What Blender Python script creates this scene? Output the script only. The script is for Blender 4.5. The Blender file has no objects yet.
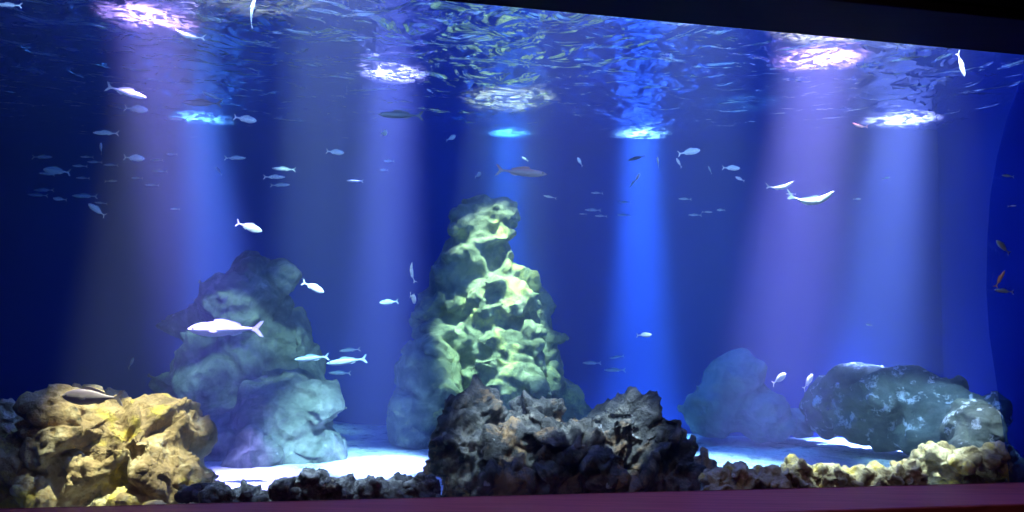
import bpy, bmesh, math, random
import numpy as np
from mathutils import Vector, Matrix

C = bpy.context.scene.collection
S = bpy.context.scene
rnd = random.Random(7)

# ------------------------------------------------------------------ camera
FPX = 804.0
EYE = Vector((0, 0, 1.6))
TH = math.atan(62 / FPX)
PH = 0.0176
fwd = Vector((0, math.cos(TH), math.sin(TH)))
r0 = Vector((1, 0, 0))
u0 = r0.cross(fwd)
rt = r0 * math.cos(PH) + u0 * math.sin(PH)
up = -r0 * math.sin(PH) + u0 * math.cos(PH)
cam_d = bpy.data.cameras.new('camera')
cam = bpy.data.objects.new('camera', cam_d)
C.objects.link(cam)
cam_d.sensor_width = 36
cam_d.lens = FPX / 1024 * 36
cam_d.clip_start = 0.05
m = Matrix.Identity(4)
for i in range(3):
    m[i][0] = rt[i]; m[i][1] = up[i]; m[i][2] = -fwd[i]; m[i][3] = EYE[i]
cam.matrix_world = m
S.camera = cam

def ray(px, py):
    return fwd * FPX + rt * (px - 512) - up * (py - 256)
def at(px, py, Y):
    d = ray(px, py)
    return EYE + d * (Y / d.y)
def atz(px, py, z):
    d = ray(px, py)
    return EYE + d * ((z - EYE.z) / d.z)

# ------------------------------------------------------------------ view, world
S.view_settings.view_transform = 'Standard'
S.view_settings.look = 'None'
S.view_settings.exposure = 0.0
S.view_settings.gamma = 1.0
S.view_settings.use_curve_mapping = False
w = bpy.data.worlds.new('world'); S.world = w
w.use_nodes = True
w.node_tree.nodes['Background'].inputs[0].default_value = (0.02, 0.03, 0.10, 1)
w.node_tree.nodes['Background'].inputs[1].default_value = 0.10
S.cycles.use_denoising = True
S.cycles.max_bounces = 8
S.cycles.volume_bounces = 0
S.cycles.transparent_max_bounces = 12
S.cycles.sample_clamp_indirect = 4.0
S.cycles.caustics_reflective = False
S.cycles.caustics_refractive = False

# ------------------------------------------------------------------ tank dimensions
ZF = 0.60            # seabed
ZS = 3.26            # water surface
TW = 0.197           # slope of the window plane
def winY(x): return 3.7 + TW * x
ZB = EYE.z + (at(512, 496.5, 3.7).z - EYE.z)     # ledge top
ZT = at(512, 8, 3.75).z                            # window top
WD = Vector((1, TW, 0)).normalized()              # along the window
WN = Vector((-WD.y, WD.x, 0))                     # into the tank
def wp(x, off=0.0, z=0.0):
    p = Vector((x, winY(x), z)) + WN * off
    return Vector((p.x, p.y, z))

# ------------------------------------------------------------------ lights
def spot(name, target, src_off, col, power, ang, blend=0.6, rad=0.05):
    l = bpy.data.lights.new(name, 'SPOT')
    l.color = col; l.energy = power
    l.spot_size = math.radians(ang); l.spot_blend = blend
    l.shadow_soft_size = rad
    o = bpy.data.objects.new(name, l); C.objects.link(o)
    p = Vector(target) + Vector(src_off)
    o.location = p
    o.rotation_euler = (Vector(target) - p).to_track_quat('-Z', 'Y').to_euler()
    return o
def area(name, loc, look, sx, sy, col, power, spread=180):
    l = bpy.data.lights.new(name, 'AREA')
    l.shape = 'RECTANGLE'; l.size = sx; l.size_y = sy
    l.color = col; l.energy = power; l.spread = math.radians(spread)
    o = bpy.data.objects.new(name, l); C.objects.link(o)
    o.location = loc
    o.rotation_euler = (Vector(look) - Vector(loc)).to_track_quat('-Z', 'Y').to_euler()
    return o

LILAC = (0.66, 0.36, 1.0)
BLUE = (0.10, 0.34, 1.0)
def beam(px, D, col, power, ang, h=2.4, dx=0, dy=0, blend=1.0):
    x = (at(px, 300, D)).x
    t = (x, D, ZS)
    spot('beam_lamp', t, (dx, dy, h), col, power, ang, blend, 0.10)
beam(134, 4.45, LILAC, 34000, 11, dx=-0.45, dy=-0.35)
beam(194, 6.8, (0.18, 0.42, 1.0), 50000, 10.5, dx=-0.3)
beam(386, 5.4, (0.50, 0.42, 1.0), 50000, 9.5)
beam(505, 7.15, (0.12, 0.48, 1.0), 32000, 9)
beam(641, 7.05, (0.32, 0.55, 1.0), 46000, 10.5)
beam(824, 4.95, LILAC, 42000, 11.5, dx=0.35)
beam(905, 6.42, (0.54, 0.46, 1.0), 52000, 12.5, dx=0.2, dy=-0.25)

# wide blue ambient fill added over the tank, out of view
area('blue_fill_lamp', (0.4, 5.6, 5.2), (0.4, 5.6, 0), 6.0, 3.2, (0.03, 0.04, 1.0), 150)
# white lamps over the water, aimed down and back at the rocks and the sand
def thru(name, cross, target, col, power, ang, h=2.6):
    X = Vector((cross[0], cross[1], ZS)); T = Vector(target)
    p_ = X + (X - T).normalized() * h
    return spot(name, T, p_ - T, col, power, ang, 0.7, 0.05)
thru('rock_lamp', (-1.62, 3.78), (-1.86, 3.98, 0.9), (1.0, 0.77, 0.36), 9500, 9.5)
thru('rock_lamp', (-0.04, 6.0), at(497, 320, 6.42), (1.0, 1.0, 0.58), 13500, 11, 4.0)
thru('rock_lamp', (-1.3, 3.85), at(258, 365, 5.95), (0.95, 1.0, 0.70), 3800, 17)
thru('sand_lamp', (-0.9, 3.8), at(345, 460, 5.5), (0.85, 0.95, 1.0), 8500, 12)
thru('sand_lamp', (0.95, 4.02), at(725, 452, 5.5), (0.85, 0.95, 1.0), 13000, 13)
thru('rock_lamp', (0.35, 3.9), at(560, 445, 4.25), (1.0, 0.97, 0.92), 6500, 14)
thru('rock_lamp', (-0.75, 3.7), at(320, 490, 3.9), (1.0, 1.0, 1.0), 5500, 12)
thru('rock_lamp', (1.8, 4.3), at(850, 472, 4.6), (1.0, 0.90, 0.58), 9000, 18)
thru('rock_lamp', (2.3, 4.5), at(930, 415, 5.6), (0.75, 0.90, 1.0), 2300, 11)
thru('rock_lamp', (2.5, 4.55), at(972, 440, 5.1), (1.0, 0.95, 0.85), 3000, 7)
thru('rock_lamp', (1.75, 6.0), at(755, 420, 6.7), (0.10, 0.40, 1.0), 800, 15)
# unseen strip added as frontal fill for the fish, under water behind the window top
p = wp(0.2, 0.10, ZS - 0.07)
area('front_fill_lamp', p, p + WN * 2.2 + Vector((0, 0, -2.4)), 5.2, 0.08, (0.28, 0.48, 1.0), 60)
# dim visitor hall
spot('hall_lamp', (0.6, 3.4, 0.8), (0, -2.4, 4.6), (1.0, 0.65, 0.55), 130, 75, 1.0, 0.1)

# ------------------------------------------------------------------ helpers
def tag(o, label=None, cat=None, group=None, kind=None):
    if label: o['label'] = label
    if cat: o['category'] = cat
    if group: o['group'] = group
    if kind: o['kind'] = kind
    return o
def mesh_obj(name, verts, faces, mat=None, parent=None, smooth=False, origin=None):
    if origin is not None:
        verts = [Vector(v) - Vector(origin) for v in verts]
    me = bpy.data.meshes.new(name)
    me.from_pydata([tuple(v) for v in verts], [], faces)
    if mat: me.materials.append(mat)
    if smooth:
        me.polygons.foreach_set('use_smooth', [True] * len(me.polygons))
    me.update()
    o = bpy.data.objects.new(name, me)
    C.objects.link(o)
    if origin is not None: o.location = origin
    if parent: o.parent = parent
    return o
def prism(name, ring, z0, z1, mat):
    n = len(ring)
    v = [(a[0], a[1], z0) for a in ring] + [(a[0], a[1], z1) for a in ring]
    f = [tuple(range(n - 1, -1, -1)), tuple(range(n, 2 * n))]
    f += [(i, (i + 1) % n, (i + 1) % n + n, i + n) for i in range(n)]
    return mesh_obj(name, v, f, mat)

def new_mat(name):
    mt = bpy.data.materials.new(name); mt.use_nodes = True
    nt = mt.node_tree
    return mt, nt, nt.nodes, nt.links
def N(nodes, typ, **kw):
    n = nodes.new(typ)
    for k, v in kw.items():
        if k in ('inputs',):
            for a, b in v.items(): n.inputs[a].default_value = b
        else: setattr(n, k, v)
    return n
def ramp(nodes, stops):
    r = nodes.new('ShaderNodeValToRGB')
    e = r.color_ramp.elements
    e[0].position, e[0].color = stops[0][0], (*stops[0][1], 1)
    e[1].position, e[1].color = stops[-1][0], (*stops[-1][1], 1)
    for p_, c_ in stops[1:-1]:
        x = e.new(p_); x.color = (*c_, 1)
    return r

# ------------------------------------------------------------------ numpy noise
class Noise:
    def __init__(s, seed):
        g = np.random.default_rng(seed)
        s.perm = g.permutation(256)
        s.g = g.normal(size=(256, 3)); s.g /= np.linalg.norm(s.g, axis=1)[:, None]
        s.o = g.random((256, 3))
        s.t = g.normal(size=(256, 3)); s.t /= np.linalg.norm(s.t, axis=1)[:, None]
    def h(s, i):
        p = s.perm
        return p[(p[(p[i[..., 0] & 255] + i[..., 1]) & 255] + i[..., 2]) & 255]
    def perlin(s, P):
        i = np.floor(P).astype(int); f = P - i
        u = f * f * f * (f * (f * 6 - 15) + 10)
        r = np.zeros(len(P))
        for a in (0, 1):
            for b in (0, 1):
                for c in (0, 1):
                    k = s.h(i + np.array([a, b, c]))
                    d = ((f - np.array([a, b, c])) * s.g[k]).sum(1)
                    wgt = (u[:, 0] if a else 1 - u[:, 0]) * (u[:, 1] if b else 1 - u[:, 1]) * (u[:, 2] if c else 1 - u[:, 2])
                    r += wgt * d
        return r * 1.5
    def fbm(s, P, oct=4, lac=2.0, gain=0.5, ridged=False):
        r = np.zeros(len(P)); a = 1.0
        for k in range(oct):
            v = s.perlin(P + k * 17.3)
            if ridged: v = 1 - 2 * np.abs(v) * 1.4
            r += a * v; a *= gain; P = P * lac
        return r
    def worley(s, P):
        i = np.floor(P).astype(int)
        f1 = np.full(len(P), 9.0); f2 = np.full(len(P), 9.0)
        best = np.zeros(len(P), int); bp = np.zeros_like(P)
        for a in (-1, 0, 1):
            for b in (-1, 0, 1):
                for c in (-1, 0, 1):
                    j = i + np.array([a, b, c]); k = s.h(j)
                    q = j + s.o[k]
                    d = np.linalg.norm(P - q, axis=1)
                    m1 = d < f1
                    f2 = np.where(m1, f1, np.minimum(f2, d))
                    f1 = np.where(m1, d, f1)
                    best = np.where(m1, k, best)
                    bp[m1] = q[m1]
        return f1, f2, best, bp
    def facet(s, P, soft=0.12):
        W = P + 0.25 * np.stack([s.perlin(P * 1.7 + 5), s.perlin(P * 1.7 + 31), s.perlin(P * 1.7 + 77)], 1)
        f1, f2, k, q = s.worley(W)
        d = ((W - q) * s.t[k]).sum(1)
        e = np.clip((f2 - f1) / soft, 0, 1); e = e * e * (3 - 2 * e)
        return d * (0.35 + 0.65 * e) - 0.18 * (1 - e)

# ------------------------------------------------------------------ materials
def rock_mat(name, cols, patch=None, patch_lo=0.55, patch_scale=2.2, scale=3.0, bump=0.6, bscale=26, rough=0.9, patch2=None, p2lo=0.62, p2scale=5.0):
    mt, nt, nd, lk = new_mat(name)
    b = nd['Principled BSDF']; b.inputs['Roughness'].default_value = rough
    b.inputs['Specular IOR Level'].default_value = 0.25
    tc = N(nd, 'ShaderNodeTexCoord')
    n1 = N(nd, 'ShaderNodeTexNoise', inputs={'Scale': scale, 'Detail': 9, 'Roughness': 0.68, 'Distortion': 0.6})
    lk.new(tc.outputs['Object'], n1.inputs['Vector'])
    r = ramp(nd, [(0.30 + 0.40 * i / (len(cols) - 1), c) for i, c in enumerate(cols)])
    lk.new(n1.outputs['Fac'], r.inputs['Fac'])
    col = r.outputs['Color']
    def patchmix(col, pc, lo, sc, seed):
        n2 = N(nd, 'ShaderNodeTexNoise', inputs={'Scale': sc, 'Detail': 6, 'Roughness': 0.65})
        mp = N(nd, 'ShaderNodeMapping'); mp.inputs['Location'].default_value = (seed, seed * 2, 0)
        lk.new(tc.outputs['Object'], mp.inputs['Vector']); lk.new(mp.outputs[0], n2.inputs['Vector'])
        mr = N(nd, 'ShaderNodeMapRange', inputs={'From Min': lo, 'From Max': lo + 0.07})
        lk.new(n2.outputs['Fac'], mr.inputs['Value'])
        mx = N(nd, 'ShaderNodeMix', data_type='RGBA')
        lk.new(mr.outputs[0], mx.inputs['Factor']); lk.new(col, mx.inputs['A'])
        mx.inputs['B'].default_value = (*pc, 1)
        return mx.outputs['Result']
    if patch: col = patchmix(col, patch, patch_lo, patch_scale, 3.1)
    if patch2: col = patchmix(col, patch2, p2lo, p2scale, 9.7)
    lk.new(col, b.inputs['Base Color'])
    n3 = N(nd, 'ShaderNodeTexNoise', inputs={'Scale': bscale, 'Detail': 8, 'Roughness': 0.7})
    lk.new(tc.outputs['Object'], n3.inputs['Vector'])
    v = N(nd, 'ShaderNodeTexVoronoi', inputs={'Scale': bscale * 0.45})
    lk.new(tc.outputs['Object'], v.inputs['Vector'])
    ad = N(nd, 'ShaderNodeMath', operation='ADD')
    lk.new(n3.outputs['Fac'], ad.inputs[0]); lk.new(v.outputs['Distance'], ad.inputs[1])
    bp = N(nd, 'ShaderNodeBump', inputs={'Strength': bump, 'Distance': 0.045})
    lk.new(ad.outputs[0], bp.inputs['Height']); lk.new(bp.outputs[0], b.inputs['Normal'])
    return mt

M = {}
M['tan'] = rock_mat('tan_rock', [(0.10, 0.07, 0.06), (0.50, 0.34, 0.20), (0.85, 0.76, 0.58)], (0.80, 0.62, 0.12), 0.58, 2.2, 3.2, bump=0.9, patch2=(0.12, 0.11, 0.09), p2lo=0.60, p2scale=4.5)
M['grey'] = rock_mat('grey_green_rock', [(0.07, 0.08, 0.06), (0.22, 0.24, 0.17), (0.50, 0.50, 0.38)], (0.80, 0.82, 0.78), 0.66, 5.0, 4.5, bump=0.6)
M['algae'] = rock_mat('algae_rock', [(0.10, 0.12, 0.08), (0.30, 0.33, 0.20), (0.62, 0.64, 0.42)], (0.66, 0.66, 0.24), 0.56, 2.4, 4.5, bump=0.6)
M['dark'] = rock_mat('dark_craggy_rock', [(0.015, 0.015, 0.02), (0.09, 0.09, 0.09), (0.34, 0.31, 0.27)], (0.34, 0.21, 0.11), 0.54, 2.6, 7.0, bump=1.0, patch2=(0.55, 0.56, 0.60), p2lo=0.64, p2scale=9.0)
M['rubble'] = rock_mat('dark_rubble', [(0.012, 0.012, 0.02), (0.06, 0.06, 0.07), (0.42, 0.42, 0.42)], (0.40, 0.34, 0.22), 0.60, 6, 8.0, bump=0.8)
M['crust'] = rock_mat('encrusted_rubble', [(0.08, 0.07, 0.06), (0.42, 0.36, 0.24), (0.80, 0.76, 0.64)], (0.66, 0.54, 0.16), 0.54, 5, 8.0, bump=0.8)
M['blotch'] = rock_mat('blotched_rock', [(0.08, 0.10, 0.09), (0.16, 0.18, 0.15), (0.30, 0.32, 0.28)], (0.85, 0.88, 0.90), 0.56, 9.0, 5.0, bump=0.6)
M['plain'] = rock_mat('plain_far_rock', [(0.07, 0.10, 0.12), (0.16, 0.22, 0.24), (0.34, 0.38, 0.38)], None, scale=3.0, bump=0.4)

def simple(name, col, rough=0.6, spec=0.3, noise=None, metallic=0):
    mt, nt, nd, lk = new_mat(name)
    b = nd['Principled BSDF']
    b.inputs['Base Color'].default_value = (*col, 1)
    b.inputs['Roughness'].default_value = rough
    b.inputs['Specular IOR Level'].default_value = spec
    b.inputs['Metallic'].default_value = metallic
    if noise:
        tc = N(nd, 'ShaderNodeTexCoord')
        mp = N(nd, 'ShaderNodeMapping'); mp.inputs['Scale'].default_value = noise[2]
        n1 = N(nd, 'ShaderNodeTexNoise', inputs={'Scale': noise[0], 'Detail': 6})
        r = ramp(nd, [(0.3, col), (0.7, noise[1])])
        lk.new(tc.outputs['Object'], mp.inputs[0]); lk.new(mp.outputs[0], n1.inputs['Vector'])
        lk.new(n1.outputs['Fac'], r.inputs[0]); lk.new(r.outputs[0], b.inputs['Base Color'])
    return mt
M['ledge'] = simple('maroon_wood', (0.36, 0.07, 0.07), 0.5, 0.25, (6, (0.20, 0.035, 0.04), (0.4, 8, 8)))
M['black'] = simple('black_panel', (0.006, 0.005, 0.008), 0.6, 0.2, (3, (0.010, 0.008, 0.012), (1, 1, 1)))
M['soffit'] = simple('dark_soffit', (0.012, 0.005, 0.012), 0.65, 0.06, (4, (0.007, 0.003, 0.007), (0.3, 6, 6)))
M['wall'] = simple('blue_tank_wall', (0.02, 0.05, 0.34), 0.85, 0.1, (0.9, (0.03, 0.07, 0.42), (1, 1, 1)))
M['sidewall_'] = simple('blue_side_wall', (0.015, 0.03, 0.36), 0.25, 0.5, (1.2, (0.02, 0.05, 0.46), (1, 1, 1)))

mt, nt, nd, lk = new_mat('blue_tinted_acrylic'); M['sidewall'] = mt
b = nd['Principled BSDF']; b.inputs['Base Color'].default_value = (0.02, 0.05, 0.5, 1); b.inputs['Roughness'].default_value = 0.5
b.inputs['Specular IOR Level'].default_value = 0.1
tr = N(nd, 'ShaderNodeBsdfTransparent', inputs={'Color': (0.6, 0.75, 1.0, 1)})
mx = N(nd, 'ShaderNodeMixShader'); mx.inputs[0].default_value = 0.85
lk.new(b.outputs[0], mx.inputs[1]); lk.new(tr.outputs[0], mx.inputs[2])
lk.new(mx.outputs[0], nd['Material Output'].inputs['Surface'])

# sand
mt, nt, nd, lk = new_mat('white_sand'); M['sand'] = mt
b = nd['Principled BSDF']; b.inputs['Roughness'].default_value = 0.95
b.inputs['Specular IOR Level'].default_value = 0.1
tc = N(nd, 'ShaderNodeTexCoord')
n1 = N(nd, 'ShaderNodeTexNoise', inputs={'Scale': 9, 'Detail': 8, 'Roughness': 0.75})
lk.new(tc.outputs['Object'], n1.inputs['Vector'])
r = ramp(nd, [(0.36, (0.22, 0.25, 0.26)), (0.47, (0.66, 0.67, 0.64)), (0.7, (0.80, 0.80, 0.76))])
lk.new(n1.outputs['Fac'], r.inputs[0]); lk.new(r.outputs[0], b.inputs['Base Color'])
bp = N(nd, 'ShaderNodeBump', inputs={'Strength': 0.6, 'Distance': 0.03})
n2 = N(nd, 'ShaderNodeTexNoise', inputs={'Scale': 22, 'Detail': 6})
lk.new(tc.outputs['Object'], n2.inputs['Vector']); lk.new(n2.outputs['Fac'], bp.inputs['Height'])
lk.new(bp.outputs[0], b.inputs['Normal'])

# water body
mt, nt, nd, lk = new_mat('tank_water'); M['water'] = mt
nd.remove(nd['Principled BSDF'])
sc = N(nd, 'ShaderNodeVolumeScatter', inputs={'Color': (0.46, 0.60, 1.0, 1), 'Density': 0.052, 'Anisotropy': 0.0})
ab = N(nd, 'ShaderNodeVolumeAbsorption', inputs={'Color': (0.10, 0.55, 0.80, 1), 'Density': 0.32})
ad = N(nd, 'ShaderNodeAddShader')
lk.new(sc.outputs[0], ad.inputs[0]); lk.new(ab.outputs[0], ad.inputs[1])
lk.new(ad.outputs[0], nd['Material Output'].inputs['Volume'])

# water surface: mirror at grazing angles, clear from below straight up, a little milky where churned
mt, nt, nd, lk = new_mat('water_surface'); M['surface'] = mt
nd.remove(nd['Principled BSDF'])
tc = N(nd, 'ShaderNodeTexCoord')
nA = N(nd, 'ShaderNodeTexNoise', inputs={'Scale': 4.2, 'Detail': 2.6, 'Roughness': 0.45, 'Distortion': 1.0})
lk.new(tc.outputs['Object'], nA.inputs['Vector'])
bp = N(nd, 'ShaderNodeBump', inputs={'Strength': 1.0, 'Distance': 0.10})
lk.new(nA.outputs['Fac'], bp.inputs['Height'])
gl = N(nd, 'ShaderNodeBsdfGlossy', inputs={'Color': (0.95, 0.97, 1, 1), 'Roughness': 0.015})
lk.new(bp.outputs[0], gl.inputs['Normal'])
tr = N(nd, 'ShaderNodeBsdfTransparent')
fr = N(nd, 'ShaderNodeFresnel', inputs={'IOR': 1.33})
mx = N(nd, 'ShaderNodeMixShader')
lk.new(fr.outputs[0], mx.inputs[0]); lk.new(tr.outputs[0], mx.inputs[1]); lk.new(gl.outputs[0], mx.inputs[2])
tl = N(nd, 'ShaderNodeBsdfTranslucent', inputs={'Color': (0.9, 0.95, 1, 1)})
bp2 = N(nd, 'ShaderNodeBump', inputs={'Strength': 1.0, 'Distance': 0.12})
lk.new(nA.outputs['Fac'], bp2.inputs['Height']); lk.new(bp2.outputs[0], tl.inputs['Normal'])
nB = N(nd, 'ShaderNodeTexNoise', inputs={'Scale': 9, 'Detail': 6, 'Roughness': 0.7, 'Distortion': 1.5})
lk.new(tc.outputs['Object'], nB.inputs['Vector'])
mr = N(nd, 'ShaderNodeMapRange', inputs={'From Min': 0.47, 'From Max': 0.56, 'To Min': 0.002, 'To Max': 0.07})
lk.new(nB.outputs['Fac'], mr.inputs['Value'])
mx2 = N(nd, 'ShaderNodeMixShader')
lk.new(mr.outputs[0], mx2.inputs[0]); lk.new(mx.outputs[0], mx2.inputs[1]); lk.new(tl.outputs[0], mx2.inputs[2])
lk.new(mx2.outputs[0], nd['Material Output'].inputs['Surface'])

# acrylic pane
mt, nt, nd, lk = new_mat('acrylic'); M['acrylic'] = mt
nd.remove(nd['Principled BSDF'])
gl = N(nd, 'ShaderNodeBsdfGlossy', inputs={'Color': (1, 1, 1, 1), 'Roughness': 0.02})
tr = N(nd, 'ShaderNodeBsdfTransparent', inputs={'Color': (0.99, 0.99, 1, 1)})
mx = N(nd, 'ShaderNodeMixShader'); mx.inputs[0].default_value = 0.02
lk.new(tr.outputs[0], mx.inputs[1]); lk.new(gl.outputs[0], mx.inputs[2])
lk.new(mx.outputs[0], nd['Material Output'].inputs['Surface'])

# ------------------------------------------------------------------ setting
XL, XR = -5.2, 3.75
def backY(x):                       # tank back wall, a little closer at the right
    return 7.35 - 0.09 * x
# water body
ring = [wp(XL, 0.05), wp(XR, 0.05), Vector((XR, backY(XR) + 0.3, 0)), Vector((XL, backY(XL) + 0.3, 0))]
wb = prism('tank_water', ring, ZF - 0.5, ZS + 0.06, M['water'])
tag(wb, kind='stuff', label='clear blue water filling the aquarium behind the window', cat='water')
# surface sheet with real swell
NZ = Noise(3)
nx, ny = 220, 110
vs = []
xs = np.linspace(XL + 0.02, XR - 0.02, nx)
pts = []
for j in range(ny):
    for i in range(nx):
        x = xs[i]; y0 = winY(x) + 0.07; y1 = backY(x) - 0.02
        pts.append((x, y0 + (y1 - y0) * j / (ny - 1), 0))
pts = np.array(pts)
dz = 0.018 * NZ.fbm(pts * np.array([1.6, 2.4, 1]), 3)
pts[:, 2] = ZS + dz
fs = [(j * nx + i, j * nx + i + 1, (j + 1) * nx + i + 1, (j + 1) * nx + i) for j in range(ny - 1) for i in range(nx - 1)]
so = mesh_obj('water_surface', pts.tolist(), fs, M['surface'], smooth=True)
tag(so, kind='stuff', label='rippled underside of the water surface at the top of the tank', cat='water')

# back wall: gently bowed, real thickness
def wallstrip(name, pl, th, z0, z1, mat):
    back = [(p_[0] + th[0], p_[1] + th[1]) for p_ in reversed(pl)]
    return tag(prism(name, pl + back, z0, z1, mat), kind='structure')
wallstrip('wall_back', [(x, backY(x)) for x in np.linspace(XL - .2, XR + .3, 24)], (0, 0.25), ZF - 0.4, 4.2, M['wall'])
wallstrip('wall_left', [(XL, winY(XL) + .1), (XL, backY(XL))], (-0.2, 0), ZF - 0.4, 4.2, M['wall'])
wallstrip('wall_right', [(XR, backY(XR)), (XR, winY(XR) + .1)], (0.2, 0), ZF - 0.4, 4.2, M['wall'])

# floor (sand)
nx, ny = 260, 130
pts = []
for j in range(ny):
    for i in range(nx):
        x = XL + (XR - XL) * i / (nx - 1); y0 = winY(x) + 0.06; y1 = backY(x)
        pts.append((x, y0 + (y1 - y0) * j / (ny - 1), 0))
pts = np.array(pts)
pts[:, 2] = ZF + 0.03 * NZ.fbm(pts * 0.8, 3) + 0.006 * NZ.fbm(pts * np.array([9, 16, 1]), 2)
fs = [(j * nx + i, j * nx + i + 1, (j + 1) * nx + i + 1, (j + 1) * nx + i) for j in range(ny - 1) for i in range(nx - 1)]
tag(mesh_obj('floor', pts.tolist(), fs, M['sand'], smooth=True), kind='structure')

# window: ledge, header with soffit, pane
def band(name, x0, x1, o0, o1, z0, z1, mat):
    ring = [wp(x0, o0), wp(x1, o0), wp(x1, o1), wp(x0, o1)]
    return prism(name, ring, z0, z1, mat)
led = band('trim_1', XL, 5, -0.42, 0.03, ZB - 0.07, ZB, M['ledge']); tag(led, kind='structure')
md = led.modifiers.new('bevel', 'BEVEL'); md.width = 0.01; md.segments = 3
tag(band('wall_front', XL, 5, -0.38, 0.05, -0.1, ZB - 0.07, M['black']), kind='structure')
hd = band('trim_2', XL, 5, -0.39, 0.05, ZT, ZT + 0.05, M['soffit']); tag(hd, kind='structure')
md = hd.modifiers.new('bevel', 'BEVEL'); md.width = 0.008; md.segments = 2
tag(band('trim_3', XL, 5, -0.40, 0.05, ZT + 0.052, 3.42, M['black']), kind='structure')
tag(band('window_1', XL, 5, 0.0, 0.04, ZB, ZT, M['acrylic']), kind='structure')

# bowed blue return panel at the right end of the window
edge = [(1030, 60), (1020, 85), (1008, 120), (999, 155), (992, 195), (989, 240), (988, 290), (991, 335), (997, 375), (1004, 425), (1010, 470), (1013, 500)]
fr_, bk = [], []
def on_win(px, py, off):
    d = ray(px, py)      # intersect with plane offset from the window
    P0 = wp(0, off)
    t = ((P0 - EYE).dot(WN)) / d.dot(WN)
    return EYE + d * t
for e in edge:
    fr_.append(on_win(e[0], e[1], 0.10))
outer = [Vector((5.0, winY(5.0), p_.z)) + WN * 0.10 for p_ in fr_]
n = len(edge)
v = fr_ + outer + [p_ + WN * 0.012 for p_ in fr_] + [p_ + WN * 0.012 for p_ in outer]
f = []
for i in range(n - 1):
    f.append((i, i + 1, n + i + 1, n + i)); f.append((2 * n + i, 3 * n + i, 3 * n + i + 1, 2 * n + i + 1))
    f.append((i, 2 * n + i, 2 * n + i + 1, i + 1)); f.append((n + i, n + i + 1, 3 * n + i + 1, 3 * n + i))
f += [(0, n, 3 * n, 2 * n), (n - 1, 3 * n - 1, 4 * n - 1, 2 * n - 1)]
tag(mesh_obj('trim_4', v, f, M['sidewall']), kind='structure')

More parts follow.
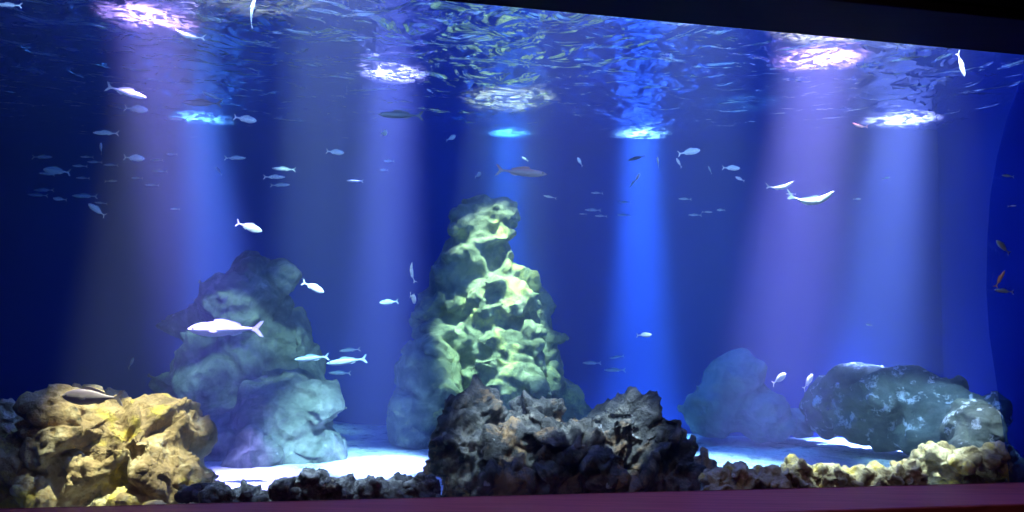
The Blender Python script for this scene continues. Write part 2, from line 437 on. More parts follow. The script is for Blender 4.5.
# ------------------------------------------------------------------ rocks
def rock(name, blobs, mat, label, cat='rock', group=None, voxel=0.03, seed=1, facets=((2.2, .14), (5.5, .05)), fb=(1.2, .10, 5), ridge=None, aniso=(1, 1, 1), smooth=True, rot=0, chunks=14, csize=(.22, .45), slab=.6):
    """blobs: (px, py, depth Y, width px, depth m, height px, lean deg)"""
    rg = random.Random(seed)
    V, F = [], []
    def hull(c, R, npts, jit):
        hb = bmesh.new()
        for i_ in range(npts):
            zz = 1 - 2 * (i_ + .5) / npts; aa = i_ * 2.399963 + rg.random() * .7
            rr = math.sqrt(1 - zz * zz); k_ = 1 + rg.uniform(-jit, jit)
            q_ = R @ Vector((rr * math.cos(aa), rr * math.sin(aa), zz)) * 1.0
            hb.verts.new(c + q_ * k_)
        bmesh.ops.convex_hull(hb, input=hb.verts)
        hb.verts.ensure_lookup_table()
        base = len(V); idx = {}
        for v_ in hb.verts:
            idx[v_] = len(V); V.append(v_.co.copy())
        for f_ in hb.faces: F.append([idx[v_] for v_ in f_.verts])
        hb.free()
    for bl in blobs:
        px, py, Y, wpx, dm, hpx = bl[:6]; lean = bl[6] if len(bl) > 6 else 0
        c = at(px, py, Y); k = Y / FPX
        Rm = (Matrix.Rotation(math.radians(lean), 4, 'Y') @ Matrix.Diagonal((wpx * k / 2, dm / 2, hpx * k / 2, 1))).to_3x3()
        hull(c, Rm, 26, .10)
        rad = (wpx * k + dm + hpx * k) / 6
        for q in range(chunks):
            aa = rg.uniform(math.pi, 2 * math.pi); zz = rg.uniform(-.8, .9); rr = math.sqrt(1 - zz * zz)
            u_ = Vector((rr * math.cos(aa), rr * math.sin(aa), zz))
            sz = rad * rg.uniform(*csize)
            Rc = Matrix.Rotation(rg.uniform(-.5, .5), 3, 'Y') @ Matrix.Rotation(rg.uniform(-.4, .4), 3, 'X') @ Matrix.Diagonal((sz * rg.uniform(.8, 1.5), sz, sz * rg.uniform(slab, 1.1)))
            hull(c + Rm @ u_ * .88, Rc, 12, .2)
    me = bpy.data.meshes.new('tmp'); me.from_pydata([tuple(v_) for v_ in V], [], F)
    o = bpy.data.objects.new('tmp', me); C.objects.link(o)
    md = o.modifiers.new('r', 'REMESH'); md.mode = 'VOXEL'; md.voxel_size = voxel
    md2 = o.modifiers.new('s', 'SMOOTH'); md2.iterations = 1; md2.factor = 0.5
    dg = bpy.context.evaluated_depsgraph_get(); dg.update()
    ev = bpy.data.meshes.new_from_object(o.evaluated_get(dg))
    C.objects.unlink(o); bpy.data.objects.remove(o); bpy.data.meshes.remove(me)
    nv = len(ev.vertices)
    P = np.empty(nv * 3); ev.vertices.foreach_get('co', P); P = P.reshape(-1, 3)
    Nn = np.empty(nv * 3); ev.vertices.foreach_get('normal', Nn); Nn = Nn.reshape(-1, 3)
    ns = Noise(seed)
    A = np.array(aniso)
    Q = P * A
    th = math.radians(rot)
    if rot:
        R = np.array([[math.cos(th), 0, math.sin(th)], [0, 1, 0], [-math.sin(th), 0, math.cos(th)]])
        Q = (P @ R.T) * A
    d = fb[1] * ns.fbm(Q * fb[0], fb[2])
    for fsz, amp in facets:
        d += amp * ns.facet(Q * fsz + fsz)
    if ridge:
        d += ridge[1] * (ns.fbm(Q * ridge[0], 4, ridged=True) - 0.6)
    P = P + Nn * d[:, None]
    org = np.array([P[:, 0].mean(), P[:, 1].mean(), ZF])
    P[:, 2] = np.maximum(P[:, 2], ZF - 0.12)
    ev.vertices.foreach_set('co', (P - org).ravel())
    ev.materials.clear(); ev.materials.append(mat)
    ev.polygons.foreach_set('use_smooth', [smooth] * len(ev.polygons))
    ev.update(); ev.name = name
    ob = bpy.data.objects.new(name, ev); ob.location = org; C.objects.link(ob)
    return tag(ob, label, cat, group)

# left front boulder, warm tan
rock('boulder', [(118, 460, 4.15, 170, .85, 130), (45, 470, 4.15, 120, .8, 120), (160, 490, 4.1, 90, .75, 110), (-20, 480, 4.2, 120, .8, 150), (25, 440, 4.25, 90, .6, 80), (112, 418, 4.2, 70, .5, 50)],
     M['tan'], 'large tan and yellow craggy boulder filling the bottom left corner', voxel=0.010, seed=12,
     facets=((2.6, .10), (6, .045), (14, .018)), fb=(2.4, .045, 7), chunks=5, csize=(.3, .55))
# left middle stack
rock('rock_pinnacle', [(250, 320, 6.2, 84, .7, 130), (236, 390, 6.2, 130, .9, 170), (203, 420, 6.2, 76, .7, 110), (252, 286, 6.3, 38, .45, 74), (285, 390, 6.3, 84, .8, 160), (212, 330, 6.3, 56, .5, 90, 20)],
     M['grey'], 'tall grey-green rock peak left of centre behind the rounded boulder', voxel=0.018, seed=21,
     facets=((2.6, .06), (7, .02), (16, .008)), fb=(2.0, .05, 7), chunks=2, csize=(.35, .6))
rock('boulder', [(285, 420, 5.75, 110, .7, 110), (278, 455, 5.7, 140, .8, 90), (215, 450, 5.7, 80, .6, 66)],
     M['grey'], 'rounded grey-green boulder with white spots at the foot of the left peak', voxel=0.016, seed=29,
     facets=((2.4, .05), (6, .015), (16, .007)), fb=(2.0, .04, 7), chunks=2, csize=(.35, .6))
# central column
rock('rock_column', [(478, 232, 6.75, 62, .5, 70), (500, 214, 6.75, 34, .4, 44), (474, 275, 6.8, 80, .6, 100), (505, 300, 6.6, 56, .5, 60), (490, 340, 6.8, 110, .8, 150), (505, 350, 6.5, 76, .5, 60), (490, 400, 6.75, 150, 1.0, 130), (538, 350, 6.9, 48, .6, 130, -12), (505, 385, 6.4, 90, .6, 70), (436, 310, 6.9, 36, .4, 110, 10), (552, 398, 6.75, 46, .6, 76, -20)],
     M['algae'], 'towering algae-green rock column rising in the middle of the tank', voxel=0.018, seed=35,
     facets=((3.4, .06), (8, .025)), fb=(2.0, .04, 6), chunks=7, csize=(.3, .55), slab=.45)
rock('boulder', [(430, 380, 6.45, 66, .6, 100), (418, 420, 6.4, 66, .6, 80)],
     M['algae'], 'pale green boulder leaning against the left foot of the central column', voxel=0.02, seed=41,
     facets=((3.0, .05), (7, .02)), fb=(1.6, .04, 6), chunks=3)
# centre front craggy
rock('craggy_rock', [(478, 455, 4.45, 90, .5, 120), (505, 475, 4.35, 130, .6, 110), (472, 410, 4.5, 50, .35, 40), (535, 440, 4.5, 80, .45, 80)],
     M['dark'], 'dark craggy rock with a rusty brown crest in the centre foreground', voxel=0.011, seed=52,
     facets=((3.4, .09), (8, .04), (18, .016)), fb=(2.4, .04, 7), ridge=(2.2, .05), aniso=(1.4, 1, .7), rot=-30, chunks=7, csize=(.25, .45))
rock('craggy_rock', [(622, 440, 4.5, 80, .55, 90), (612, 475, 4.4, 140, .7, 120), (650, 485, 4.4, 80, .6, 80), (570, 465, 4.35, 80, .5, 110), (662, 462, 4.45, 70, .5, 90, -25)],
     M['dark'], 'dark craggy mound with slanting gullies, right hump of the centre foreground', voxel=0.011, seed=63,
     facets=((3.2, .07), (8, .035), (18, .016)), fb=(2.4, .04, 7), ridge=(2.0, .08), aniso=(1.8, 1, .6), rot=-35, chunks=5, csize=(.25, .45))
# right side
rock('boulder', [(865, 400, 6.3, 110, .5, 72), (905, 406, 6.1, 120, .5, 86), (945, 422, 5.85, 96, .6, 76), (832, 402, 6.5, 60, .4, 70), (880, 420, 6.2, 90, .5, 60), (925, 438, 5.9, 70, .5, 50)],
     M['blotch'], 'broad grey boulder blotched with white patches at the right', voxel=0.020, seed=71,
     facets=((2.4, .05), (6, .02)), fb=(1.6, .04, 6), chunks=3)
rock('boulder', [(975, 435, 5.1, 50, .5, 70), (982, 465, 5.0, 70, .5, 60)],
     M['blotch'], 'brown white-flecked boulder in front of the right end panel', voxel=0.016, seed=77,
     facets=((3.4, .05), (8, .02)), fb=(1.8, .04, 5), chunks=5)
rock('boulder', [(735, 385, 6.75, 66, .5, 70), (712, 412, 6.75, 60, .5, 60), (762, 412, 6.7, 60, .5, 60)],
     M['plain'], 'faint blue-tinted boulder far back, right of the centre', voxel=0.03, seed=83,
     facets=((2.4, .05), (5, .02)), fb=(1.5, .04, 5), chunks=4)
rock('boulder', [(800, 420, 6.8, 50, .4, 34)],
     M['plain'], 'low faint boulder far back between the two dim mounds', voxel=0.03, seed=85,
     facets=((2.4, .05), (5, .02)), fb=(1.5, .04, 5), chunks=4)
# front rubble rows
def rubble(row, mat, group, seed0, yoff):
    for k, (px, py, wpx, hpx, lab) in enumerate(row):
        x = at(px, py, 4.0).x; Y = winY(x) + yoff
        rock('rubble_stone', [(px, py + hpx * .35, Y, wpx * 1.15, .22, hpx * 1.5), (px + wpx * .2, py + hpx * .6, Y + .03, wpx * .8, .2, hpx * 1.2)], mat, lab, 'stone', group,
             voxel=0.0085, seed=seed0 + k, facets=((8, .02), (18, .012)), fb=(6, .02, 4), ridge=(11, .02), chunks=6)
rubble([(222, 496, 38, 26, 'dark stone beside the yellow boulder, first of the black rubble row'),
        (252, 494, 36, 26, 'second dark stone from the left in the black rubble row'),
        (283, 491, 36, 28, 'dark stone just left of the highest black rubble peak'),
        (314, 486, 40, 40, 'highest dark stone of the black rubble row'),
        (346, 488, 36, 32, 'dark stone just right of the highest black rubble peak'),
        (374, 489, 34, 28, 'dark stone with pale flecks mid-way to the centre crag'),
        (402, 490, 34, 26, 'brownish rounded stone, last but one before the centre crag'),
        (424, 489, 28, 26, 'small dark stone touching the left foot of the centre crag')],
       M['rubble'], 'dark rubble along the front left', 100, 0.28)
rubble([(716, 480, 26, 22, 'small pale stone at the right foot of the centre crag'),
        (738, 474, 36, 30, 'yellow-topped stone, second in the encrusted front right row'),
        (768, 475, 36, 26, 'pale encrusted stone with a dark hollow below it'),
        (798, 473, 36, 32, 'yellow-capped stone below the two white head-on fish'),
        (828, 475, 36, 24, 'off-white encrusted stone mid-way along the front right row'),
        (858, 476, 34, 20, 'low dark-fronted stone in the front right row'),
        (886, 473, 34, 22, 'small tan stone left of the overhanging ledge rock'),
        (908, 470, 30, 26, 'tan stone touching the overhanging ledge rock')],
       M['crust'], 'encrusted stones along the front right', 130, 0.22)
rock('ledge_rock', [(965, 458, 4.5, 96, .3, 22), (940, 474, 4.5, 40, .25, 36), (985, 475, 4.55, 60, .3, 36)], M['crust'],
     'yellow-topped ledge rock with a dark underside at the bottom right', voxel=0.01, seed=150, facets=((5, .06), (12, .025)), fb=(4, .03, 4), ridge=(10, .01))
rock('flat_stone', [(203, 494, 3.85, 50, .2, 16)], M['rubble'], 'flat grey stone at the right foot of the yellow boulder', 'stone', None,
     voxel=0.008, seed=155, facets=((6, .03), (14, .015)), fb=(5, .015, 4))

# ------------------------------------------------------------------ fish
def fish_mat(name, back, belly, rough=0.45, metal=0.0):
    mt, nt, nd, lk = new_mat(name)
    b = nd['Principled BSDF']; b.inputs['Roughness'].default_value = rough
    b.inputs['Metallic'].default_value = metal
    tc = N(nd, 'ShaderNodeTexCoord'); sx = N(nd, 'ShaderNodeSeparateXYZ')
    lk.new(tc.outputs['Object'], sx.inputs[0])
    n1 = N(nd, 'ShaderNodeTexNoise', inputs={'Scale': 14, 'Detail': 4})
    lk.new(tc.outputs['Object'], n1.inputs['Vector'])
    ml = N(nd, 'ShaderNodeMath', operation='MULTIPLY_ADD'); ml.inputs[1].default_value = 0.05
    lk.new(n1.outputs['Fac'], ml.inputs[0]); lk.new(sx.outputs['Z'], ml.inputs[2])
    mr = N(nd, 'ShaderNodeMapRange', inputs={'From Min': 0.02, 'From Max': 0.09})
    lk.new(ml.outputs[0], mr.inputs['Value'])
    mx = N(nd, 'ShaderNodeMix', data_type='RGBA')
    mx.inputs['A'].default_value = (*belly, 1); mx.inputs['B'].default_value = (*back, 1)
    lk.new(mr.outputs[0], mx.inputs['Factor']); lk.new(mx.outputs['Result'], b.inputs['Base Color'])
    return mt
FM = {
    's': fish_mat('silver_fish_skin', (0.55, 0.62, 0.68), (0.90, 0.92, 0.92)),
    'w': fish_mat('white_fish_skin', (0.85, 0.86, 0.86), (0.95, 0.95, 0.93), 0.4, 0.0),
    't': fish_mat('blue_grey_fish_skin', (0.25, 0.40, 0.48), (0.55, 0.68, 0.74)),
    'd': fish_mat('dark_fish_skin', (0.03, 0.04, 0.06), (0.12, 0.13, 0.16), 0.5, 0.0),
    'r': fish_mat('red_brown_fish_skin', (0.75, 0.28, 0.20), (0.80, 0.50, 0.40), 0.5, 0.0),
    'o': fish_mat('orange_fish_skin', (0.75, 0.25, 0.08), (0.80, 0.40, 0.20), 0.5, 0.0),
    'p': fish_mat('mauve_grey_fish_skin', (0.22, 0.17, 0.28), (0.52, 0.44, 0.56), 0.5, 0.0),
}
M['eye'] = simple('fish_eye', (0.01, 0.01, 0.012), 0.1, 0.8)
# half height profile per kind along 0 nose .. 1 tail base
PROF = {
    'mid': [(0, .005), (.03, .030), (.10, .060), (.22, .090), (.36, .102), (.52, .096), (.68, .072), (.82, .042), (.92, .026), (1, .024)],
    'slim': [(0, .004), (.03, .022), (.10, .045), (.22, .066), (.38, .078), (.55, .072), (.70, .054), (.84, .032), (.93, .021), (1, .020)],
    'oval': [(0, .006), (.03, .040), (.10, .080), (.22, .120), (.36, .140), (.52, .130), (.68, .096), (.82, .052), (.92, .028), (1, .026)],
    'deep': [(0, .008), (.03, .055), (.10, .115), (.22, .172), (.36, .200), (.52, .185), (.68, .130), (.82, .066), (.92, .034), (1, .030)],
}
def prof(kind, t):
    p_ = PROF[kind]
    for a, b_ in zip(p_, p_[1:]):
        if t <= b_[0]:
            s_ = (t - a[0]) / (b_[0] - a[0]); s_ = s_ * s_ * (3 - 2 * s_) * .3 + s_ * .7
            return a[1] + (b_[1] - a[1]) * s_
    return p_[-1][1]
def bendf(v, bend, axis):
    x, y, z = v
    o_ = bend * (x * x * 4 - 0.15)
    if axis == 'z': return (x, y, z + o_)
    return (x, y + o_, z)
def fin_mesh(outline, th=0.008):
    """outline in x,z; thin solid with a thicker root, thickness in y"""
    n_ = len(outline)
    v = [(x, th / 2, z) for x, z in outline] + [(x, -th / 2, z) for x, z in outline]
    f = [tuple(range(n_)), tuple(range(2 * n_ - 1, n_ - 1, -1))]
    f += [(i, i + n_, (i + 1) % n_ + n_, (i + 1) % n_) for i in range(n_)]
    return v, f
PROTO = {}
def fish_proto(kind, mk, bend, axis):
    key = (kind, mk, bend, axis)
    if key in PROTO: return PROTO[key]
    mat = FM[mk]
    X0, X1 = 0.5, -0.34         # nose, tail base (unit length fish)
    rings, seg = 22, 16
    v, f = [], []
    for i in range(rings):
        t = i / (rings - 1); h = prof(kind, t); x = X0 + (X1 - X0) * t
        wd = h * (0.62 if kind in ('slim', 'mid') else 0.42 if kind == 'oval' else 0.32) * (1.15 if t < .4 else 1)
        zo = -0.006 * math.sin(t * math.pi)
        for k in range(seg):
            a = 2 * math.pi * k / seg
            v.append((x, wd * math.sin(a), h * math.cos(a) + zo))
    v.append((X0 + .006, 0, 0)); v.append((X1 - .004, 0, 0))
    for i in range(rings - 1):
        for k in range(seg):
            a, b_ = i * seg + k, i * seg + (k + 1) % seg
            f.append((a, a + seg, b_ + seg, b_))
    for k in range(seg):
        f.append((len(v) - 2, k, (k + 1) % seg)); q = (rings - 1) * seg
        f.append((len(v) - 1, q + (k + 1) % seg, q + k))
    def B(vs): return [bendf(q_, bend, axis) for q_ in vs]
    def me_(name, vs, fs_, mat_, sm=False):
        me = bpy.data.meshes.new(name); me.from_pydata(B(vs), [], fs_); me.materials.append(mat_)
        me.polygons.foreach_set('use_smooth', [sm] * len(me.polygons)); me.update(); return me
    parts = [('fish', me_('fish', v, f, mat, True))]
    H = max(q_[1] for q_ in PROF[kind])
    ts = 0.10 if kind in ('slim', 'mid') else 0.125
    tv, tf = fin_mesh([(X1 + .02, .018), (X1 - .04, .032), (X1 - .11, ts), (X1 - .16, ts * 1.12), (X1 - .125, ts * .55), (X1 - .085, 0), (X1 - .125, -ts * .55), (X1 - .16, -ts * 1.12), (X1 - .11, -ts), (X1 - .04, -.032), (X1 + .02, -.018)])
    parts.append(('tail_fin', me_('tail_fin', tv, tf, mat)))
    def zt(x): return prof(kind, (X0 - x) / (X0 - X1))
    xs_ = [0.18, 0.08, -0.04, -0.16]
    dv, df = fin_mesh([(x, zt(x) - .012) for x in xs_][::-1] + [(.15, zt(.15) + .035), (.05, zt(.05) + .045), (-.08, zt(-.08) + .035), (-.2, zt(-.2) + .022)], .007)
    parts.append(('dorsal_fin', me_('dorsal_fin', dv, df, mat)))
    av, af = fin_mesh([(-.02, -zt(-.02) + .01), (-.12, -zt(-.12) + .01), (-.2, -zt(-.2) + .006), (-.21, -zt(-.2) - .02), (-.1, -zt(-.1) - .035)][::-1], .007)
    parts.append(('anal_fin', me_('anal_fin', av, af, mat)))
    for sgn in (1, -1):
        W = H * (0.62 if kind in ('slim', 'mid') else 0.42 if kind == 'oval' else 0.32)
        ov = [(.24, 0), (.20, .012), (.12, .0), (.10, -.03), (.16, -.035), (.22, -.02)]
        pv, pf = fin_mesh(ov, .005)
        pv = [(x, y + sgn * (W * .92 + (.24 - x) * .25), z - .01) for x, y, z in pv]
        parts.append(('pectoral_fin', me_('pectoral_fin', pv, pf, mat)))
    for sgn in (1, -1):
        bm = bmesh.new(); bmesh.ops.create_uvsphere(bm, u_segments=10, v_segments=6, radius=.014)
        tx = 0.425; hh = prof(kind, (X0 - tx) / (X0 - X1)); W = hh * (0.62 if kind in ('slim', 'mid') else 0.42 if kind == 'oval' else 0.32) * 1.15
        vs = [(q_.co.x + tx, q_.co.y * .6 + sgn * W * .93, q_.co.z + hh * .25) for q_ in bm.verts]
        fs_ = [tuple(l.index for l in ff.verts) for ff in bm.faces]; bm.free()
        parts.append(('eye', me_('eye', vs, fs_, M['eye'], True)))
    PROTO[key] = parts
    return parts

def put_fish(px, py, L, Y, ang, turn, kind, mk, label, group=None, bend=0.0, axis='y', parts=True, twist=0):
    a = math.radians(ang); tu = math.radians(turn)
    d = (r0 * math.cos(a) + Vector((0, 0, 1)) * math.sin(a)) * math.cos(tu) - Vector((0, 1, 0)) * math.sin(tu)
    q = d.to_track_quat('X', 'Z')
    pr = fish_proto(kind, mk, bend, axis)
    root = bpy.data.objects.new('fish', pr[0][1]); C.objects.link(root)
    root.location = at(px, py, Y)
    root.rotation_mode = 'QUATERNION'; root.rotation_quaternion = q
    s_ = L * Y / FPX / max(0.35, math.cos(tu)); root.scale = (s_, s_, s_)
    for nm, me in pr[1:]:
        if not parts and nm not in ('tail_fin', 'dorsal_fin'): continue
        c = bpy.data.objects.new(nm, me); C.objects.link(c); c.parent = root
    return tag(root, label, 'fish', group)

G1 = 'distant shoal at the left'
FISH = [
 # px, py, len, Y, angle, turn, kind, mat, label, extras
 (226, 329, 72, 4.75, 181, 8, 'mid', 'w', 'largest pale fish, swimming left in front of the left rock peak', dict(thick=1)),
 (313, 287, 25, 4.9, -24, 5, 'oval', 'w', 'white fish heading down right beside the top of the left peak', {}),
 (249, 227, 29, 4.8, -18, 5, 'oval', 'w', 'white fork-tailed fish heading right above the left rock peak', {}),
 (401, 115, 46, 4.6, 180, 5, 'slim', 'd', 'dark slender fish crossing the lilac beam, facing left', {}),
 (521, 172, 52, 5.2, -5, 5, 'slim', 'r', 'long reddish-brown fish just above the central rock column', {}),
 (126, 92, 46, 4.6, -16, 5, 'slim', 's', 'long pale fish slanting down right, high in the left lilac beam', {}),
 (136, 109, 26, 4.8, -6, 5, 'oval', 's', 'pale fish just below the slanting one in the left lilac beam', {}),
 (202, 103, 40, 5.0, 180, 5, 'slim', 'd', 'dark slim fish facing left in the left blue beam', {}),
 (213, 96, 22, 5.3, 160, 10, 'slim', 't', 'dim fish right above the dark fish in the left blue beam', {}),
 (190, 36, 31, 4.4, 168, 5, 'slim', 's', 'pale arched fish high up between the two left beams', dict(bend=.10, axis='z')),
 (245, 119, 25, 4.8, -10, 5, 'oval', 's', 'silver fish heading right at the right edge of the left blue beam', {}),
 (252, 12, 32, 3.95, 80, 15, 'slim', 's', 'pale fish hanging tail down at the top edge left of centre', dict(bend=.08)),
 (9, 5, 26, 3.85, 180, 5, 'slim', 's', 'silvery fish cut off by the top left corner', {}),
 (178, 119, 18, 5.2, 180, 5, 'slim', 's', 'small pale sliver of a fish below the dark fish at left', {}),
 (106, 133, 26, 5.0, 180, 5, 'slim', 's', 'slim pale blue fish left of the lilac beam, above the shoal', {}),
 (101, 148, 10, 5.4, 40, 60, 'oval', 's', 'tiny head-on fish just above the left shoal', {}),
 (134, 158, 23, 4.9, -4, 5, 'oval', 's', 'brightest fish of the left shoal, at its right end in the lilac beam', {}),
 (57, 171, 27, 5.2, 175, 5, 'oval', 't', 'largest blue-grey fish at the left side of the left shoal', {}),
 (47, 174, 16, 5.4, 175, 5, 'slim', 't', 'small fish overlapping the tail of the largest fish of the left shoal', {}),
 (42, 157, 22, 6.0, 0, 5, 'slim', 't', 'dim fish at the upper left end of the left shoal', {}),
 (97, 210, 21, 4.9, 145, 5, 'oval', 's', 'bright fish tilted head up left at the bottom of the left shoal', {}),
 (87, 157, 13, 6.0, 180, 5, 'slim', 't', None, {}),
 (95, 162, 15, 6.0, 180, 5, 'slim', 't', None, {}),
 (80, 166, 15, 5.9, 180, 5, 'slim', 't', None, {}),
 (111, 165, 15, 5.9, 180, 5, 'slim', 't', None, {}),
 (83, 178, 14, 6.1, 180, 5, 'slim', 't', None, {}),
 (111, 181, 14, 5.8, 2, 5, 'slim', 't', None, {}),
 (44, 190, 20, 6.7, 182, 5, 'slim', 't', None, {}),
 (38, 195, 20, 6.7, 178, 5, 'slim', 't', None, {}),
 (60, 199, 14, 5.7, 175, 5, 'oval', 't', 'small plump fish at the lower left of the left shoal', {}),
 (85, 196, 25, 5.8, 180, 5, 'slim', 't', 'thin level fish in the lowest line of the left shoal', {}),
 (101, 203, 13, 6.2, 175, 5, 'slim', 't', None, {}),
 (157, 160, 13, 6.2, 180, 5, 'slim', 't', None, {}),
 (172, 154, 11, 6.2, 180, 5, 'oval', 't', None, {}),
 (160, 171, 16, 6.2, 180, 5, 'slim', 't', None, {}),
 (137, 178, 12, 6.2, 180, 5, 'slim', 't', None, {}),
 (152, 185, 15, 6.2, 180, 5, 'slim', 't', None, {}),
 (175, 209, 10, 6.6, 180, 5, 'slim', 't', None, {}),
 (219, 171, 8, 6.4, 120, 40, 'oval', 't', 'speck-like fish low in the left blue beam', {}),
 (235, 158, 23, 5.0, 0, 5, 'slim', 't', 'pale blue fish alone at the right edge of the left blue beam', {}),
 (233, 74, 9, 5.6, 150, 20, 'oval', 't', 'tiny fish high above the silver fish left of centre', {}),
 (284, 169, 24, 5.2, 178, 5, 'slim', 't', 'top fish of the trio between the left and lilac beams', {}),
 (274, 177, 23, 5.1, 0, 5, 'slim', 's', 'brightest, middle fish of the trio between the left and lilac beams', {}),
 (280, 185, 21, 5.5, 2, 5, 'slim', 't', 'lowest fish of the trio between the left and lilac beams', {}),
 (335, 152, 19, 5.0, -6, 5, 'oval', 's', 'pale fish heading right, alone left of the middle lilac beam', {}),
 (355, 181, 17, 5.3, 180, 5, 'slim', 't', 'blue-grey fish at the left edge of the middle lilac beam', {}),
 (384, 133, 10, 4.7, -20, 62, 'oval', 'w', 'small white head-on fish under the dark slender fish', {}),
 (389, 161, 11, 6.0, 180, 5, 'oval', 't', 'faint fish in the middle lilac beam, upper of two', {}),
 (384, 170, 9, 6.0, 180, 5, 'oval', 't', 'faint fish in the middle lilac beam, lower of two', {}),
 (430, 91, 7, 5.6, 150, 20, 'oval', 's', 'tiny speck-like fish right of the middle lilac beam near the surface', {}),
 (451, 138, 11, 5.2, 20, 30, 'deep', 't', 'small oval fish left of the central green reflection', {}),
 (478, 175, 7, 5.4, 20, 55, 'deep', 'w', 'tiny round white fish above the left shoulder of the column top', {}),
 (525, 159, 8, 6.0, 150, 10, 'oval', 't', 'tiny blurred fish just above the reddish-brown fish', {}),
 (550, 197, 14, 5.9, 170, 5, 'slim', 't', 'small dim fish right of the column top', {}),
 (580, 162, 10, 5.0, 125, 30, 'deep', 's', 'small bright oval fish between the column and the central blue beam', {}),
 (597, 193, 13, 6.3, 180, 5, 'slim', 't', None, {'g': 2}),
 (593, 210, 17, 6.3, 180, 5, 'slim', 't', None, {'g': 2}),
 (583, 214, 8, 6.3, 180, 5, 'slim', 't', None, {'g': 2}),
 (601, 216, 13, 6.3, 180, 5, 'slim', 't', None, {'g': 2}),
 (625, 202, 13, 6.6, 180, 5, 'slim', 't', None, {'g': 2}),
 (624, 215, 14, 6.6, 180, 5, 'slim', 't', None, {'g': 2}),
 (637, 158, 20, 5.6, 197, 5, 'slim', 'd', 'dark fish tilted in the top of the central blue beam', {}),
 (658, 162, 9, 4.9, 110, 50, 'oval', 'w', 'small white fish at the right side of the central blue beam', {}),
 (637, 178, 8, 4.9, 60, 55, 'oval', 'w', 'small white speck-like fish inside the central blue beam', {}),
 (632, 184, 7, 5.6, 60, 50, 'oval', 't', 'dim speck of a fish beside the white one inside the blue beam', {}),
 (689, 152, 23, 4.9, 10, 5, 'oval', 's', 'bright fish heading right, nearest the surface right of the central blue beam', {}),
 (679, 163, 11, 5.0, 125, 20, 'oval', 's', 'small tilted fish just below left of the bright one', {}),
 (710, 170, 9, 5.6, 120, 20, 'oval', 't', 'small dim tilted fish between two brighter ones right of centre', {}),
 (731, 168, 18, 5.0, -2, 5, 'oval', 's', 'pale level fish heading right, midway between centre and right beams', {}),
 (740, 179, 11, 5.2, 160, 15, 'oval', 's', 'small pale fish just below the level one right of centre', {}),
 (685, 199, 14, 5.8, 180, 5, 'slim', 't', None, {'g': 3}),
 (695, 215, 14, 6.0, 180, 5, 'slim', 't', None, {'g': 3}),
 (707, 212, 11, 6.0, 0, 5, 'slim', 't', None, {'g': 3}),
 (721, 210, 9, 5.9, 180, 5, 'oval', 't', None, {'g': 3}),
 (780, 187, 27, 4.8, 8, 10, 'slim', 't', 'pale bent fish at the left edge of the right lilac beam', dict(bend=.16, axis='z')),
 (811, 200, 47, 4.7, 3, 5, 'slim', 't', 'long pale fish bent upward like a bow in the right lilac beam', dict(bend=.20, axis='z')),
 (791, 194, 11, 5.5, 180, 5, 'slim', 't', 'faint small fish between the two bent fish', {}),
 (857, 199, 7, 5.3, 0, 20, 'oval', 't', 'tiny speck-like fish right of the long bent fish', {}),
 (886, 178, 6, 5.4, 10, 30, 'oval', 't', 'tiny speck-like fish below the rightmost bright patch', {}),
 (860, 126, 17, 4.8, 170, 5, 'slim', 'r', 'brown-backed fish beside the left end of the rightmost bright patch', dict(bend=.10, axis='z')),
 (961, 64, 29, 4.55, -88, 20, 'slim', 'w', 'thin white fish hanging head down below the header at top right', {}),
 (389, 302, 19, 5.0, 186, 5, 'oval', 't', 'blue-grey fish facing left in open water left of the column', {}),
 (412, 273, 21, 4.9, 100, 10, 'slim', 'w', 'white curved fish standing upright beside the column', dict(bend=.14, axis='z')),
 (413, 298, 11, 4.8, -40, 60, 'deep', 'w', 'small white head-on fish just below the upright one', {}),
 (312, 358, 34, 5.0, 186, 5, 'slim', 't', 'slender blue-green fish overlapping the right side of the left rocks', {}),
 (347, 361, 40, 4.9, 188, 5, 'slim', 't', 'slender pale fork-tailed fish right of the left rocks, facing left', {}),
 (350, 350, 21, 6.3, 186, 5, 'slim', 't', 'faint slender fish above the pale fork-tailed one', {}),
 (340, 373, 22, 6.3, 180, 5, 'slim', 't', 'faint slender fish below the pale fork-tailed one', {}),
 (131, 363, 14, 4.9, 55, 25, 'oval', 't', 'small pale green fish above the left front boulder', {}),
 (644, 335, 14, 5.0, 5, 35, 'oval', 's', 'small pale fish low in the central blue beam above the crag', {}),
 (779, 379, 14, 4.9, 60, 55, 'oval', 'w', 'left one of the two white head-on fish low at the right', {}),
 (808, 382, 17, 4.9, 75, 40, 'oval', 'w', 'right one of the two white head-on fish, tail pointing down', {}),
 (592, 363, 19, 6.4, 180, 5, 'slim', 't', None, {'g': 4}),
 (617, 357, 15, 6.4, 190, 5, 'slim', 't', None, {'g': 4}),
 (615, 370, 22, 6.4, 180, 5, 'slim', 't', None, {'g': 4}),
 (869, 325, 7, 5.8, 170, 5, 'oval', 't', 'tiny faint fish above the white-blotched boulder', {}),
 (93, 397, 56, 3.72, 178, 10, 'oval', 'p', 'mauve-grey fish resting on top of the left front boulder', {}),
 (1003, 247, 20, 4.22, 140, 10, 'oval', 't', 'dim greenish fish-shaped reflection at the right end panel, above the orange one', {}),  # from here on: reflections in the end panel, modelled as small solid fish
 (1000, 279, 19, 4.22, 65, 10, 'slim', 'o', 'orange-brown fish-shaped reflection at the right end panel', {}),
 (1004, 291, 22, 4.22, 175, 10, 'slim', 't', 'dim slim fish-shaped reflection just below the orange-brown one at the right end panel', {}),
 (1012, 206, 8, 4.22, 5, 10, 'slim', 's', 'tiny pale fish-shaped reflection high on the right end panel', {}),
 (1008, 176, 14, 4.22, 176, 10, 'slim', 't', 'topmost thin dim fish-shaped reflection at the right end panel', {}),
]
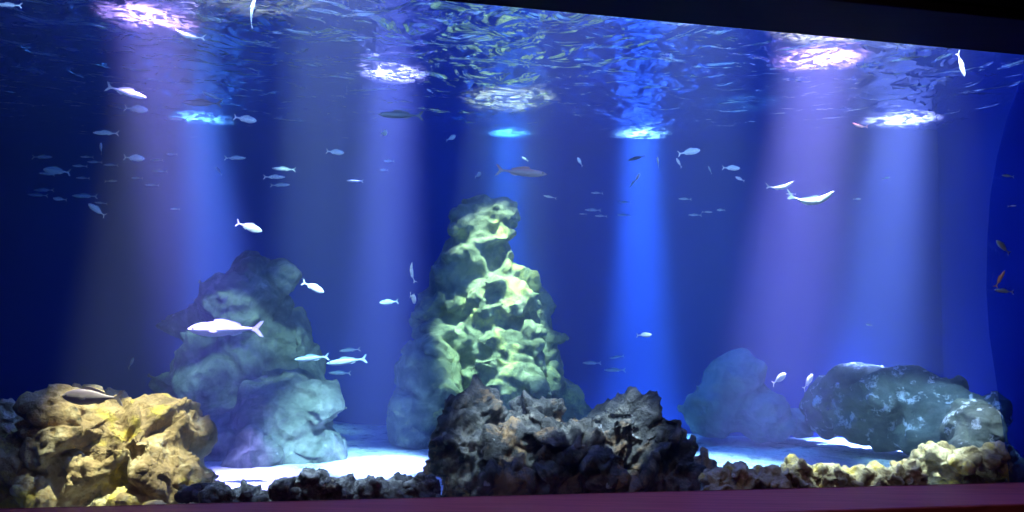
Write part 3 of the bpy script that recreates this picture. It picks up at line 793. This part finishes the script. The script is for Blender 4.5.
GL = {1: ('small dim fish of the distant left shoal', 'distant shoal at the left'),
      2: ('small faint fish of the group between column and central blue beam', 'faint fish right of the column'),
      3: ('small faint fish of the line right of the central blue beam', 'faint fish right of the central beam'),
      4: ('faint slender fish low above the right hump of the crag', 'faint fish above the crag')}
for (px, py, L, Y, ang, turn, kind, mk, lab, ex) in FISH:
    g = None
    if lab is None:
        lab, g = GL[ex.get('g', 1)]
    put_fish(px, py, L, Y, ang, turn, kind, mk, lab, g, ex.get('bend', 0.0), ex.get('axis', 'y'), parts=L > 15)
